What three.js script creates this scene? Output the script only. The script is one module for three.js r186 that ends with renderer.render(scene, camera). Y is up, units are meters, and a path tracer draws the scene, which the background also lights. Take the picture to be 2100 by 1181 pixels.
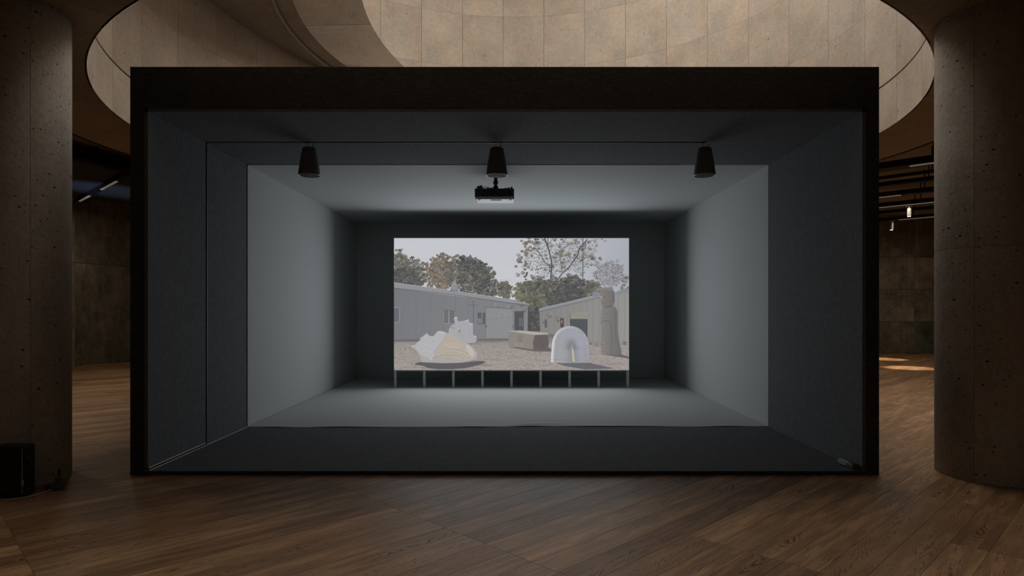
import * as THREE from 'three';
import { RoundedBoxGeometry } from 'three/addons/geometries/RoundedBoxGeometry.js';
import { mergeGeometries } from 'three/addons/utils/BufferGeometryUtils.js';
import { RectAreaLightUniformsLib } from 'three/addons/lights/RectAreaLightUniformsLib.js';

// ---------------------------------------------------------------- camera, light, exposure
const scene = new THREE.Scene();
scene.background = new THREE.Color(0x000000);
const F = 1302, EYE = 1.5;                       // focal length in pixels of the 2100 x 1181 frame, lens height
const camera = new THREE.PerspectiveCamera(2 * Math.atan(590.5 / F) * 180 / Math.PI, 2100 / 1181, 0.05, 200);
camera.position.set(0, EYE, 0);
camera.lookAt(0, EYE, -10);
camera.setViewOffset(2100, 1181, -7, -40.5, 2100, 1181);   // shifted architectural lens
camera.updateProjectionMatrix();
const renderer = new THREE.WebGLRenderer({ antialias: true });
renderer.toneMapping = THREE.LinearToneMapping;
renderer.toneMappingExposure = 1.0;
renderer.shadowMap.enabled = true;
RectAreaLightUniformsLib.init();

const DC = { x: -0.05, d: 9.83 };                // axis of the round light well
const SKY_Y = 10.4;
const skylightLamp = new THREE.RectAreaLight(new THREE.Color().setRGB(1, 0.93, 0.84), 3.25, 6.6, 6.6);
skylightLamp.position.set(DC.x + 1.0, SKY_Y - 0.05, -DC.d);
skylightLamp.lookAt(DC.x + 1.0, 0, -DC.d);
scene.add(skylightLamp);

const SCR = { x0: -2.223, x1: 2.08, y0: 0.357, y1: 2.777, d: 11.6 };
const screenLamp = new THREE.RectAreaLight(new THREE.Color().setRGB(0.92, 1.0, 1.03), 1.1, SCR.x1 - SCR.x0, SCR.y1 - SCR.y0);
screenLamp.position.set((SCR.x0 + SCR.x1) / 2, (SCR.y0 + SCR.y1) / 2, -SCR.d + 0.03);
screenLamp.lookAt(screenLamp.position.x, screenLamp.position.y, 0);
scene.add(screenLamp);

// ---------------------------------------------------------------- helpers
let seed = 7;
const rnd = () => { seed = (seed * 1664525 + 1013904223) >>> 0; return seed / 4294967296; };
const rr = (a, b) => a + (b - a) * rnd();
const lin = (r, g, b) => new THREE.Color().setRGB(r, g, b);
const taken = {};
function numbered(name) { const n = taken[name] = (taken[name] ?? -1) + 1; return n ? `${name}_${String(n).padStart(3, '0')}` : name; }
function mesh(name, geo, mat, parent = scene) {
  const m = new THREE.Mesh(geo, mat);
  m.name = parent === scene ? numbered(name) : name;
  m.castShadow = m.receiveShadow = true; parent.add(m); return m;
}
function thing(name, label, category, x = 0, y = 0, d = 0, group) {
  const o = new THREE.Group(); o.name = numbered(name); o.position.set(x, y, -d);
  o.userData = { label, category }; if (group) o.userData.group = group;
  scene.add(o); return o;
}
function structure(name, label, category) {
  const o = new THREE.Group(); o.name = name; o.userData = { kind: 'structure', label, category }; scene.add(o); return o;
}
const UVM = 4;                                   // a surface texture covers 4 m
function metric(geo, u0 = 0, v0 = 0, scale = UVM) {       // uv in metres by the face's main direction
  const p = geo.attributes.position, n = geo.attributes.normal, uv = new Float32Array(p.count * 2);
  for (let i = 0; i < p.count; i++) {
    const ax = Math.abs(n.getX(i)), ay = Math.abs(n.getY(i)), az = Math.abs(n.getZ(i));
    let u, v;
    if (ax >= ay && ax >= az) { u = p.getZ(i); v = p.getY(i); } else if (ay >= az) { u = p.getX(i); v = p.getZ(i); } else { u = p.getX(i); v = p.getY(i); }
    uv[2 * i] = u / scale + u0; uv[2 * i + 1] = v / scale + v0;
  }
  geo.setAttribute('uv', new THREE.BufferAttribute(uv, 2)); return geo;
}
function box(x0, x1, y0, y1, d0, d1, u0 = 0, v0 = 0, scale = UVM) {
  const g = new THREE.BoxGeometry(x1 - x0, y1 - y0, d1 - d0);
  g.translate((x0 + x1) / 2, (y0 + y1) / 2, -(d0 + d1) / 2);
  return metric(g, u0, v0, scale);
}
const rbox = (w, h, d, r = 0.005, x = 0, y = 0, z = 0) => new RoundedBoxGeometry(w, h, d, 2, r).translate(x, y, z);
const cyl = (r0, r1, h, x = 0, y = 0, z = 0, n = 20) => new THREE.CylinderGeometry(r0, r1, h, n).translate(x, y, z);
function tube(points, r, seg = 24, rad = 8) {
  return new THREE.TubeGeometry(new THREE.CatmullRomCurve3(points.map(p => new THREE.Vector3(...p))), seg, r, rad);
}
// ring sector around the light well: cross-section polygon [[radius, height], ...] swept from a0 to a1 (degrees from the far side, positive to the right)
function sweepRing(section, a0, a1, segs, u0 = 0, v0 = 0, centre = DC) {
  const pos = [], uv = [], idx = [], at = (r, y, a) => [centre.x + r * Math.sin(a), y, -(centre.d + r * Math.cos(a))];
  const R = Math.PI / 180, k = section.length, full = Math.abs(a1 - a0) >= 359.9;
  for (let j = 0; j < k; j++) {
    const s0 = section[j], s1 = section[(j + 1) % k], len = Math.hypot(s1[0] - s0[0], s1[1] - s0[1]), base = pos.length / 3;
    for (let i = 0; i <= segs; i++) {
      const a = (a0 + (a1 - a0) * i / segs) * R;
      const upright = Math.abs(s1[1] - s0[1]) > Math.abs(s1[0] - s0[0]);
      for (const [q, s] of [[0, s0], [1, s1]]) {
        const p = at(s[0], s[1], a); pos.push(...p);
        uv.push(...(upright ? [a * s[0] / UVM + u0, s[1] / UVM + v0] : [p[0] / UVM + u0, p[2] / UVM + v0]));
      }
      if (i < segs) { const b = base + 2 * i; idx.push(b, b + 2, b + 1, b + 1, b + 2, b + 3); }
    }
  }
  if (!full) for (const a of [a0, a1]) {
    const base = pos.length / 3;
    for (const s of section) { pos.push(...at(s[0], s[1], a * R)); uv.push(s[0] / UVM + u0, s[1] / UVM + v0); }
    for (let j = 1; j < k - 1; j++) idx.push(base, base + j, base + j + 1);
  }
  const g = new THREE.BufferGeometry();
  g.setAttribute('position', new THREE.Float32BufferAttribute(pos, 3));
  g.setAttribute('uv', new THREE.Float32BufferAttribute(uv, 2));
  g.setIndex(idx); g.computeVertexNormals(); return g;
}

// ---------------------------------------------------------------- textures
function tileNoise(cells, sd) {                  // periodic value noise, u and v in 0..1
  let s = sd >>> 0; const r = () => { s = (s * 1664525 + 1013904223) >>> 0; return s / 4294967296; };
  const g = new Float32Array(cells * cells).map(() => r());
  return (u, v, cx = cells, cy = cells) => {
    const x = u * cx, y = v * cy, xi = Math.floor(x), yi = Math.floor(y); let fx = x - xi, fy = y - yi;
    fx = fx * fx * (3 - 2 * fx); fy = fy * fy * (3 - 2 * fy);
    const w = (a, n) => ((a % n) + n) % n, i0 = w(xi, cells), i1 = w(xi + 1, cells), j0 = w(yi, cells) * cells, j1 = w(yi + 1, cells) * cells;
    return (g[i0 + j0] * (1 - fx) + g[i1 + j0] * fx) * (1 - fy) + (g[i0 + j1] * (1 - fx) + g[i1 + j1] * fx) * fy;
  };
}
function dataMap(w, h, fn, srgb = true) {
  const a = new Uint8Array(w * h * 4);
  for (let y = 0; y < h; y++) for (let x = 0; x < w; x++) {
    const c = fn(x / w, y / h, x, y), o = 4 * (y * w + x);
    a[o] = Math.max(0, Math.min(255, c[0])); a[o + 1] = Math.max(0, Math.min(255, c[1])); a[o + 2] = Math.max(0, Math.min(255, c[2])); a[o + 3] = 255;
  }
  const t = new THREE.DataTexture(a, w, h); t.wrapS = t.wrapT = THREE.RepeatWrapping; t.magFilter = THREE.LinearFilter; t.minFilter = THREE.LinearMipmapLinearFilter;
  if (srgb) t.colorSpace = THREE.SRGBColorSpace; t.needsUpdate = true; return t;
}
function concreteMaps(sd, pits, streak, amp = 40) {
  const n1 = tileNoise(6, sd), n2 = tileNoise(16, sd + 1), n3 = tileNoise(48, sd + 2), n4 = tileNoise(160, sd + 3), n5 = tileNoise(512, sd + 4), S = 1024;
  const hole = new Float32Array(S * S);
  let s = sd * 77 + 5; const r = () => { s = (s * 1664525 + 1013904223) >>> 0; return s / 4294967296; };
  for (let k = 0; k < pits; k++) {
    const cx = r() * S, cy = r() * S, rad = 0.8 + 2.2 * r() * r() * r(), ex = 1 + r() * 0.8;
    for (let y = -5; y <= 5; y++) for (let x = -5; x <= 5; x++) {
      const q = Math.hypot(x / ex, y) / rad; if (q < 1.2) { const o = ((Math.floor(cy) + y + S) % S) * S + (Math.floor(cx) + x + S) % S; hole[o] = Math.max(hole[o], Math.min(1, 1.6 * (1.2 - q))); }
    }
  }
  const val = (u, v) => {
    const a = n1(u, v) * 0.5 + n2(u, v) * 0.3 + n3(u, v) * 0.2, st = n3(u, v, 48, 6) * 0.6 + n4(u, v, 160, 16) * 0.4;
    return 206 + amp * (a - 0.5) + streak * (st - 0.5) + 16 * (n4(u, v) - 0.5) + 16 * (n5(u, v) - 0.5);
  };
  const map = dataMap(S, S, (u, v, x, y) => { const q = val(u, v) * (1 - 0.78 * hole[y * S + x]), w = 8 * (n2(v, u) - 0.5); return [q + w, q, q - w]; });
  const bump = dataMap(S, S, (u, v, x, y) => { const q = 128 + 50 * (n3(u, v) - 0.5) + 40 * (n4(u, v) - 0.5) + 24 * (n5(u, v) - 0.5) - 110 * hole[y * S + x]; return [q, q, q]; }, false);
  return { map, bump };
}
const cA = concreteMaps(11, 500, 5), cB = concreteMaps(37, 1500, 14), cC = concreteMaps(53, 260, 44, 150);
const concrete = (r, g, b, m = cA, bs = 0.004) => new THREE.MeshStandardMaterial({ color: lin(r, g, b), map: m.map, bumpMap: m.bump, bumpScale: bs, roughness: 0.82 });
const feltTex = (() => { const a = tileNoise(512, 91), b = tileNoise(24, 92), c = tileNoise(128, 93);
  return dataMap(512, 512, (u, v) => { const q = 205 + 70 * (a(u, v, 128, 512) - 0.5) + 46 * (a(u, v) - 0.5) + 20 * (b(u, v) - 0.5) + 20 * (c(u, v) - 0.5); return [q, q, q]; }); })();

const ROWS = 8, PW = 0.207, PL = 2.12;
const oak = (() => {                              // eight boards of oak, one below the other, 2.12 m by 0.207 m each
  const S = 2048, H = S / ROWS, n1 = tileNoise(64, 201), n2 = tileNoise(256, 202), n3 = tileNoise(512, 203), boards = [];
  let s = 4242; const r = () => { s = (s * 1664525 + 1013904223) >>> 0; return s / 4294967296; };
  for (let k = 0; k < ROWS; k++) boards.push({ c: 0.3 + 0.4 * r(), a: [3.2, 9, 1.0, 14, 5, 0.6, 11, 7][k] * (0.8 + 0.4 * r()), slope: (r() < 0.5 ? -1 : 1) * (0.5 + 0.7 * r()), o: r(), tone: 0.92 + 0.16 * r(), f: 8 + 6 * r(), dark: 0.5 + 0.5 * r() });
  const field = (x, y) => {
    const k = Math.min(ROWS - 1, Math.floor(y / H)), b = boards[k], u = x / S * PL, v = (y - k * H) / H, du = u + b.o * 3;
    const w1 = n1(du * 0.016, v * 0.02 + b.o, 64, 64) - 0.5, w2 = n1(du * 0.055, v * 0.05 + b.o * 2, 64, 64) - 0.5, w3 = n2(du * 0.06, v * 0.06, 256, 256) - 0.5;
    const cc = b.c + 0.5 * w1, arch = b.a < 2 ? 0 : 1;
    const f = arch ? b.slope * 9 * u + (30 + 2 * b.a) * (v - cc) * (v - cc) + 7 * w1 + 3.4 * w2 + 0.7 * w3 : 2.2 * u * b.slope + 17 * v + 5 * w1 + 1.8 * w2 + 0.5 * w3;
    const fr = f - Math.floor(f), line = Math.exp(-fr * 4.2) * Math.min(1, (1 - fr) * 8) * (1 - Math.exp(-fr * 30));
    const broken = Math.min(1, Math.max(0, (n1(du * 0.07, v * 0.16 + b.o, 64, 64) - 0.22) * 2.2));
    const pores = Math.max(0, n3(du * 0.06, v * 0.5 + b.o, 512, 256) - 0.6) * 2.0;
    return { line: 1.25 * line * broken * b.dark, pores, b, w1, fine: n3(du * 0.03, v * 0.9, 512, 512) - 0.5, w2 };
  };
  const bumpA = new Uint8Array(S * S * 4);
  const map = dataMap(S, S, (uu, vv, x, y) => {
    const q = field(x, y), dk = 1 - 0.78 * q.line - 0.26 * q.pores, t = q.b.tone * (1 + 0.10 * q.fine + 0.12 * q.w2 + 0.10 * q.w1) * dk, o = 4 * (y * S + x);
    bumpA[o] = bumpA[o + 1] = bumpA[o + 2] = Math.max(0, 190 - 130 * q.line - 70 * q.pores + 20 * q.fine); bumpA[o + 3] = 255;
    return [198 * t, 158 * t * (0.98 + 0.02 * dk), 118 * t * (0.95 + 0.05 * dk)];
  });
  const bump = new THREE.DataTexture(bumpA, S, S); bump.magFilter = THREE.LinearFilter; bump.wrapS = bump.wrapT = THREE.RepeatWrapping; bump.needsUpdate = true;
  return { map, bump };
})();

// ---------------------------------------------------------------- materials
const M = {
  drum: [1, 0.97, 1.025].map(t => concrete(0.66 * t, 0.555 * t, 0.45 * t)),
  soffit: concrete(0.74, 0.63, 0.51),
  column: [1, 0.92].map(t => concrete(0.60 * t, 0.53 * t, 0.46 * t, cB, 0.006)),
  wall: [[0.44, 0.375, 0.28], [0.38, 0.33, 0.245], [0.48, 0.40, 0.30], [0.29, 0.31, 0.23]].map(c => concrete(...c, cC)),
  ramp: concrete(0.66, 0.55, 0.44),
  joint: new THREE.MeshStandardMaterial({ color: lin(0.12, 0.10, 0.085), roughness: 0.95 }),
  black: new THREE.MeshStandardMaterial({ color: lin(0.068, 0.068, 0.068), roughness: 0.8, map: feltTex }),
  blackMetal: new THREE.MeshStandardMaterial({ color: lin(0.014, 0.014, 0.015), roughness: 0.45, metalness: 0.2 }),
  plastic: new THREE.MeshStandardMaterial({ color: lin(0.085, 0.085, 0.087), roughness: 0.55 }),
  housing: new THREE.MeshStandardMaterial({ color: lin(0.17, 0.17, 0.172), roughness: 0.6 }),
  felt: new THREE.MeshStandardMaterial({ color: lin(0.205, 0.213, 0.228), roughness: 0.95, map: feltTex }),
  carpet: new THREE.MeshStandardMaterial({ color: lin(0.165, 0.170, 0.182), roughness: 1, map: feltTex, bumpMap: feltTex, bumpScale: 0.004 }),
  paint: new THREE.MeshStandardMaterial({ color: lin(0.50, 0.52, 0.525), roughness: 0.8 }),
  sheet: new THREE.MeshStandardMaterial({ color: lin(0.50, 0.52, 0.525), roughness: 0.85 }),
  backboard: new THREE.MeshStandardMaterial({ color: lin(0.50, 0.525, 0.525), roughness: 0.9 }),
  alu: new THREE.MeshStandardMaterial({ color: lin(0.55, 0.56, 0.58), roughness: 0.38, metalness: 0.6 }),
  leg: new THREE.MeshStandardMaterial({ color: lin(0.62, 0.63, 0.62), roughness: 0.55 }),
  white: new THREE.MeshStandardMaterial({ color: lin(0.88, 0.88, 0.88), roughness: 0.4 }),
  grille: new THREE.MeshStandardMaterial({ color: lin(0.10, 0.10, 0.105), roughness: 0.8, map: feltTex }),
  pipe: new THREE.MeshStandardMaterial({ color: lin(0.34, 0.33, 0.32), roughness: 0.5, metalness: 0.3 }),
  pale: new THREE.MeshStandardMaterial({ color: lin(0.55, 0.50, 0.43), roughness: 0.6 }),
  cord: new THREE.MeshStandardMaterial({ color: lin(0.42, 0.37, 0.28), roughness: 0.6 }),
};
const OAK_TONES = [[0.74, 0.69, 0.64], [0.86, 0.82, 0.78], [0.62, 0.56, 0.51], [0.79, 0.74, 0.70]];
M.oak = OAK_TONES.map(c => new THREE.MeshPhysicalMaterial({ color: lin(...c), map: oak.map, bumpMap: oak.bump, bumpScale: 0.0012, roughness: 0.52, specularIntensity: 0.6 }));

// ---------------------------------------------------------------- the floor of oak planks laid at 45 degrees
const CEIL = EYE + 2.59, SLAB = 4.56;
{
  const floor = structure('floor', 'oak plank floor laid diagonally through the hall', 'floor');
  mesh('subfloor', box(-17, 17, -0.25, -0.012, -7, 22), M.joint, floor);
  const plank = (row) => {                       // chamfered board, top at y = 0
    const l = PL / 2 - 0.0006, w = PW / 2 - 0.0006, c = 0.0011, pos = [], uv = [], idx = [];
    const q = (pts) => { const b = pos.length / 3; for (const p of pts) { pos.push(...p); uv.push((p[0] / PL + 0.5) * 0.996 + 0.002, (row + 0.02 + 0.96 * (p[2] / PW + 0.5)) / ROWS); } idx.push(b, b + 1, b + 2, b, b + 2, b + 3); };
    const a = [[-l, -c, -w], [-l, -c, w], [l, -c, w], [l, -c, -w]], t = [[-l + c, 0, -w + c], [-l + c, 0, w - c], [l - c, 0, w - c], [l - c, 0, -w + c]], e = a.map(p => [p[0], -0.012, p[2]]);
    q(t); for (let i = 0; i < 4; i++) { const j = (i + 1) % 4; q([t[i], a[i], a[j], t[j]]); q([a[i], e[i], e[j], a[j]]); }
    const g = new THREE.BufferGeometry(); g.setAttribute('position', new THREE.Float32BufferAttribute(pos, 3)); g.setAttribute('uv', new THREE.Float32BufferAttribute(uv, 2)); g.setIndex(idx);
    return g.toNonIndexed();
  };
  const shapes = [...Array(ROWS).keys()].map(k => { const g = plank(k); g.computeVertexNormals(); return g; });
  const A = 45.4 * Math.PI / 180, sn = Math.sin(A), cs = Math.cos(A), all = [];
  for (let i = -90; i <= 90; i++) for (let j = -12; j <= 14; j++) {
    const n = -1.354 + (i + 0.5) * PW, block = Math.floor((i + 400) / 6), shift = ((block * 7) % 5 === 2) ? PL / 2 : 0, s = 0.58 + (j + 0.5) * PL + shift;
    const x = n * cs + s * sn, d = -n * sn + s * cs;
    if (x < -16.5 || x > 16.5 || d < -6.5 || d > 21.5) continue;
    let seen = 0;
    for (let a = -2; a <= 2; a++) for (let b = -1; b <= 1; b++) {
      const nn = n + b * PW * 0.4, ss = s + a * PL * 0.22, px = nn * cs + ss * sn, pd = -nn * sn + ss * cs;
      if (pd < 1) continue;
      const u = 1057 + F * px / pd, v = 631 + F * EYE / pd;
      if (u < -20 || u > 2120 || v > 1200) continue;
      if (pd > 5.69 && u > 267 && u < 1803) continue;
      if (pd > 5.6 && (u < 140 || u > 1925)) continue;
      seen += F * F * EYE * PW * PL / 15 / (pd * pd * pd);
    }
    all.push({ x, d, seen, k: Math.floor(rnd() * ROWS), t: Math.floor(rnd() * 4), flip: rnd() < 0.5 });
  }
  all.sort((p, q) => q.seen - p.seen);
  const rest = [], quat = new THREE.Quaternion(), up = new THREE.Vector3(0, 1, 0);
  let made = 0;
  for (const p of all) {
    const turn = Math.PI / 2 - A + (p.flip ? Math.PI : 0);
    if (made < 298 && p.seen > 25) {
      const m = mesh('plank', shapes[p.k], M.oak[p.t], floor); m.position.set(p.x, 0, -p.d); m.rotation.y = turn; made++;
      m.name = made > 1 ? `plank_${String(made - 1).padStart(3, '0')}` : 'plank';
    } else rest.push(shapes[p.k].clone().applyMatrix4(new THREE.Matrix4().compose(new THREE.Vector3(p.x, 0, -p.d), quat.setFromAxisAngle(up, turn), new THREE.Vector3(1, 1, 1))));
  }
  const r = mesh('plank_field', mergeGeometries(rest), M.oak[0], floor); r.userData.kind = 'stuff';
  console.log('planks', made, rest.length);
}

// ---------------------------------------------------------------- round light well (drum), ring soffit, upper slab
const R0 = 5.46, R1 = 6.54, STEP = 360 / 35, A0 = 90;
{
  const drum = structure('wall_drum', 'curved board of formed concrete panels lining the round light well', 'wall');
  mesh('backing', sweepRing([[R0 + 0.02, CEIL + 0.02], [R0 + 0.02, SKY_Y + 0.4], [R0 + 0.3, SKY_Y + 0.4], [R0 + 0.3, CEIL + 0.02]], 0, 360, 140), M.joint, drum);
  const rows = [[CEIL, EYE + 3.24], [EYE + 3.265, EYE + 4.5], [EYE + 4.503, EYE + 5.75], [EYE + 5.753, EYE + 7.0], [EYE + 7.003, EYE + 8.25]];
  rows.forEach(([y0, y1], q) => {
    const variants = [0, 1, 2, 3, 4, 5, 6].map(k => sweepRing([[R0, y0], [R0, y1], [R0 + 0.019, y1], [R0 + 0.019, y0]], 0.035, STEP - 0.035, 8, k * 0.37 + q * 0.13, k * 0.61, { x: 0, d: 0 }));
    for (let k = 0; k < 35; k++) {
      const m = mesh('panel', variants[(k * 3 + q * 2) % 7], M.drum[Math.floor(rnd() * 3)], drum);
      m.position.set(DC.x, 0, -DC.d); m.rotation.y = -(A0 + k * STEP) * Math.PI / 180;
    }
  });
  mesh('upper_band', sweepRing([[R0, EYE + 8.256], [R0, SKY_Y + 0.35], [R0 + 0.019, SKY_Y + 0.35], [R0 + 0.019, EYE + 8.256]], 0, 360, 120), M.drum[0], drum);

  const ceil = structure('ceiling', 'concrete ring soffit around the round ceiling opening', 'ceiling');
  const edges = [-180, -140, -108.5, -70, -35, 0, 35, 70, 108.5, 140, 180];
  for (let k = 0; k < edges.length - 1; k++)
    mesh('soffit_panel', sweepRing([[R0 + 0.0005, CEIL], [R0 + 0.0005, CEIL + 0.012], [R1, CEIL + 0.012], [R1, CEIL]], edges[k] + 0.03, edges[k + 1] - 0.03, 20, k * 0.3, k * 0.17), M.soffit, ceil);
  mesh('ring_beam', sweepRing([[R0 + 0.31, CEIL + 0.014], [R0 + 0.31, SLAB + 0.3], [R1 - 0.001, SLAB + 0.3], [R1 - 0.001, CEIL + 0.014]], 0, 360, 120), M.joint, ceil);
  mesh('ring_edge', sweepRing([[R1, CEIL - 0.012], [R1, CEIL + 0.16], [R1 + 0.05, CEIL + 0.16], [R1 + 0.05, CEIL - 0.012]], 0, 360, 120), M.blackMetal, ceil);

  const sh = new THREE.Shape([[-17, -7], [17, -7], [17, 22], [-17, 22]].map(p => new THREE.Vector2(...p)));
  const hole = new THREE.Path(); hole.absarc(DC.x, DC.d, R1 - 0.02, 0, Math.PI * 2, true); sh.holes.push(hole);
  const slab = new THREE.ExtrudeGeometry(sh, { depth: 0.35, bevelEnabled: false, curveSegments: 90 }); slab.rotateX(-Math.PI / 2).translate(0, SLAB, 0);
  mesh('upper_slab', metric(slab), M.soffit, ceil);

  const roof = new THREE.Shape(); roof.absarc(0, 0, R0 + 0.3, 0, Math.PI * 2, false);
  const rh = new THREE.Path(); rh.moveTo(-2.35, -3.35); rh.lineTo(-2.35, 3.35); rh.lineTo(4.3, 3.35); rh.lineTo(4.3, -3.35); rh.closePath(); roof.holes.push(rh);
  const rg = new THREE.ExtrudeGeometry(roof, { depth: 0.3, bevelEnabled: false, curveSegments: 60 }); rg.rotateX(-Math.PI / 2).translate(DC.x, SKY_Y + 0.02, -DC.d);
  mesh('drum_roof', metric(rg), M.drum[0], ceil);
  const sky = new THREE.Group(); sky.name = 'window_1'; sky.userData = { kind: 'structure', label: 'square diffusing skylight at the top of the light well', category: 'skylight' }; scene.add(sky);
  mesh('skylight_diffuser', box(DC.x - 2.35, DC.x + 4.3, SKY_Y + 0.06, SKY_Y + 0.12, DC.d - 3.35, DC.d + 3.35),
    new THREE.MeshStandardMaterial({ color: lin(0.7, 0.7, 0.7), emissive: lin(1, 0.95, 0.88), emissiveIntensity: 0.8, roughness: 0.9 }), sky);
}

// ---------------------------------------------------------------- outer walls
{
  // far wall, seen to the right of the booth
  const far = structure('wall_back', 'far concrete wall with formwork joints', 'wall');
  mesh('core', box(-17, 17, 0, SLAB + 0.3, 21.03, 21.4), M.joint, far);
  const xs = [-10.1, -8, -5.9, -3.8, -1.7, 0.4, 2.5, 4.6, 6.7, 8.8, 11.1, 13.2, 15.6], ys = [0, 1.05, 2.11, 3.17, SLAB - 0.005];
  for (let i = 0; i < xs.length - 1; i++) for (let j = 0; j < ys.length - 1; j++) {
    const mt = (i === 11 && j === 0) ? 3 : [0, 2, 1, 0][(i * 5 + j * 3) % 4];
    mesh('panel', box(xs[i] + 0.006, xs[i + 1] - 0.006, ys[j] + 0.005, ys[j + 1] - 0.005, 21, 21.03, i * 0.31, j * 0.47), M.wall[mt], far);
  }
  // left wall, turned: from (-16.2, -6) to (-10.2, 21) in plan
  const left = structure('wall_left', 'concrete side wall seen between the round column and the booth', 'wall');
  const ax = -16.24, ad = -6.2, bx = -10.15, bd = 21.2, len = Math.hypot(bx - ax, bd - ad), ang = Math.atan2(bx - ax, bd - ad);
  const put = (g) => g.applyMatrix4(new THREE.Matrix4().makeTranslation(ax, 0, -ad).multiply(new THREE.Matrix4().makeRotationY(Math.PI / 2 - ang)));
  mesh('core', put(metric(new THREE.BoxGeometry(len, SLAB + 0.3, 0.3).translate(len / 2, (SLAB + 0.3) / 2, -0.18))), M.joint, left);
  const n = 11, w = len / n;
  for (let i = 0; i < n; i++) for (let j = 0; j < 2; j++) {
    const y0 = j ? 2.66 : 0, y1 = j ? SLAB - 0.005 : 2.65;
    mesh('panel', put(metric(new THREE.BoxGeometry(w - 0.01, y1 - y0, 0.03).translate((i + 0.5) * w, (y0 + y1) / 2, -0.015), i * 0.23, j * 0.3)), M.wall[[0, 1, 0, 2][(i + j) % 4]], left);
  }
  const right = structure('wall_right', 'plain concrete side wall of the hall', 'wall');
  mesh('core', box(16, 16.4, 0, SLAB + 0.3, -6.4, 21.4), M.wall[0], right);
  const front = structure('wall_front', 'plain concrete wall facing the booth', 'wall');
  mesh('core', box(-17, 17, 0, SLAB + 0.3, -6.4, -6), M.wall[0], front);
}

// ---------------------------------------------------------------- round columns
function column(x, d, seam, label, levels = [0.002, CEIL - 0.001]) {
  const g = thing('concrete_column', label, 'column', x, 0, d), R = 0.46;
  mesh('core', new THREE.CylinderGeometry(R - 0.006, R - 0.006, CEIL, 64).translate(0, CEIL / 2, 0), M.joint, g);
  for (let k = 0; k < 3; k++) {
    const a = seam + k * 120;
    for (let q = 0; q < levels.length - 1; q++) { const y0 = levels[q] + (q ? 0.003 : 0), y1 = levels[q + 1]; mesh('formwork_panel', sweepRing([[R - 0.007, y0], [R - 0.007, y1], [R, y1], [R, y0]], a + 0.16, a + 119.84, 28, 0.27 * k + x + 0.4 * q, 0.1 * k + 0.3 * q, { x: 0, d: 0 }), M.column[k % 2], g); }
  }
  return g;
}
// seam angle: degrees from the far side, positive to the right
column(-4.423, 5.532, 122.6, 'round concrete column beside the black equipment case');
column(4.31, 5.70, 235.7, 'round concrete column on the side of the booth away from the equipment case', [0.002, 2.02, CEIL - 0.001]);

// ---------------------------------------------------------------- ramp curling along the drum wall
{
  const g = thing('curved_ramp', 'concrete ramp curving along the wall inside the round light well', 'ramp');
  const at = (r, y, ph) => [DC.x - r * Math.sin(ph * Math.PI / 180), y, -(DC.d + r * Math.cos(ph * Math.PI / 180))];
  const h0 = ph => EYE + 5.09 + (ph - 48.5) * 0.00993, r1 = ph => Math.min(R0 - 0.01, Math.max(3.3, 4.93 - (ph - 45) * 0.0338));
  const r2 = ph => Math.min(R0 - 0.01, Math.max(2.9, 5.3 - (ph - 28) * 0.0667)), h1 = ph => EYE + 5.5 + (ph - 28) * 0.024;
  const strip = (fa, fb, p0, p1, n, u0 = 0) => {
    const pos = [], uv = [], idx = [];
    for (let i = 0; i <= n; i++) { const ph = p0 + (p1 - p0) * i / n, a = fa(ph), b = fb(ph), l = Math.hypot(a[0] - b[0], a[1] - b[1], a[2] - b[2]); pos.push(...a, ...b); uv.push(ph * 0.085 / UVM + u0, 0, ph * 0.085 / UVM + u0, l / UVM); if (i < n) { const k = 2 * i; idx.push(k, k + 2, k + 1, k + 1, k + 2, k + 3); } }
    const q = new THREE.BufferGeometry(); q.setAttribute('position', new THREE.Float32BufferAttribute(pos, 3)); q.setAttribute('uv', new THREE.Float32BufferAttribute(uv, 2)); q.setIndex(idx); q.computeVertexNormals(); return q;
  };
  const P0 = 26, P1 = 118;
  const wallLow = ph => at(R0 - 0.008, h0(ph), ph), lip = ph => at(r1(ph), h0(ph), ph), rim = ph => at(r2(ph), h1(ph), ph), wallTop = ph => at(R0 - 0.008, h1(ph), ph);
  mesh('soffit', strip(wallLow, lip, P0, P1, 60), M.ramp, g);
  const cuts = [30, 46, 63, 82, 100, 118], rimAlong = ph => rim(Math.max(25.6, ph - 21 * Math.min(1, (118 - ph) / 20)));
  for (let k = 0; k < cuts.length - 1; k++) mesh('balustrade_panel', strip(lip, rimAlong, cuts[k] + 0.04, cuts[k + 1] - 0.04, 16, k * 0.3), M.ramp, g);
  mesh('deck', strip(rim, wallTop, P0, P1, 60), M.ramp, g);
  const pts = []; for (let ph = 36; ph <= 117; ph += 3) pts.push(at(Math.min(R0 - 0.06, r1(ph) + 0.38), h0(ph) - 0.035, ph));
  mesh('conduit', tube(pts, 0.034, 120, 10), M.pipe, g);
}

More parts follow.
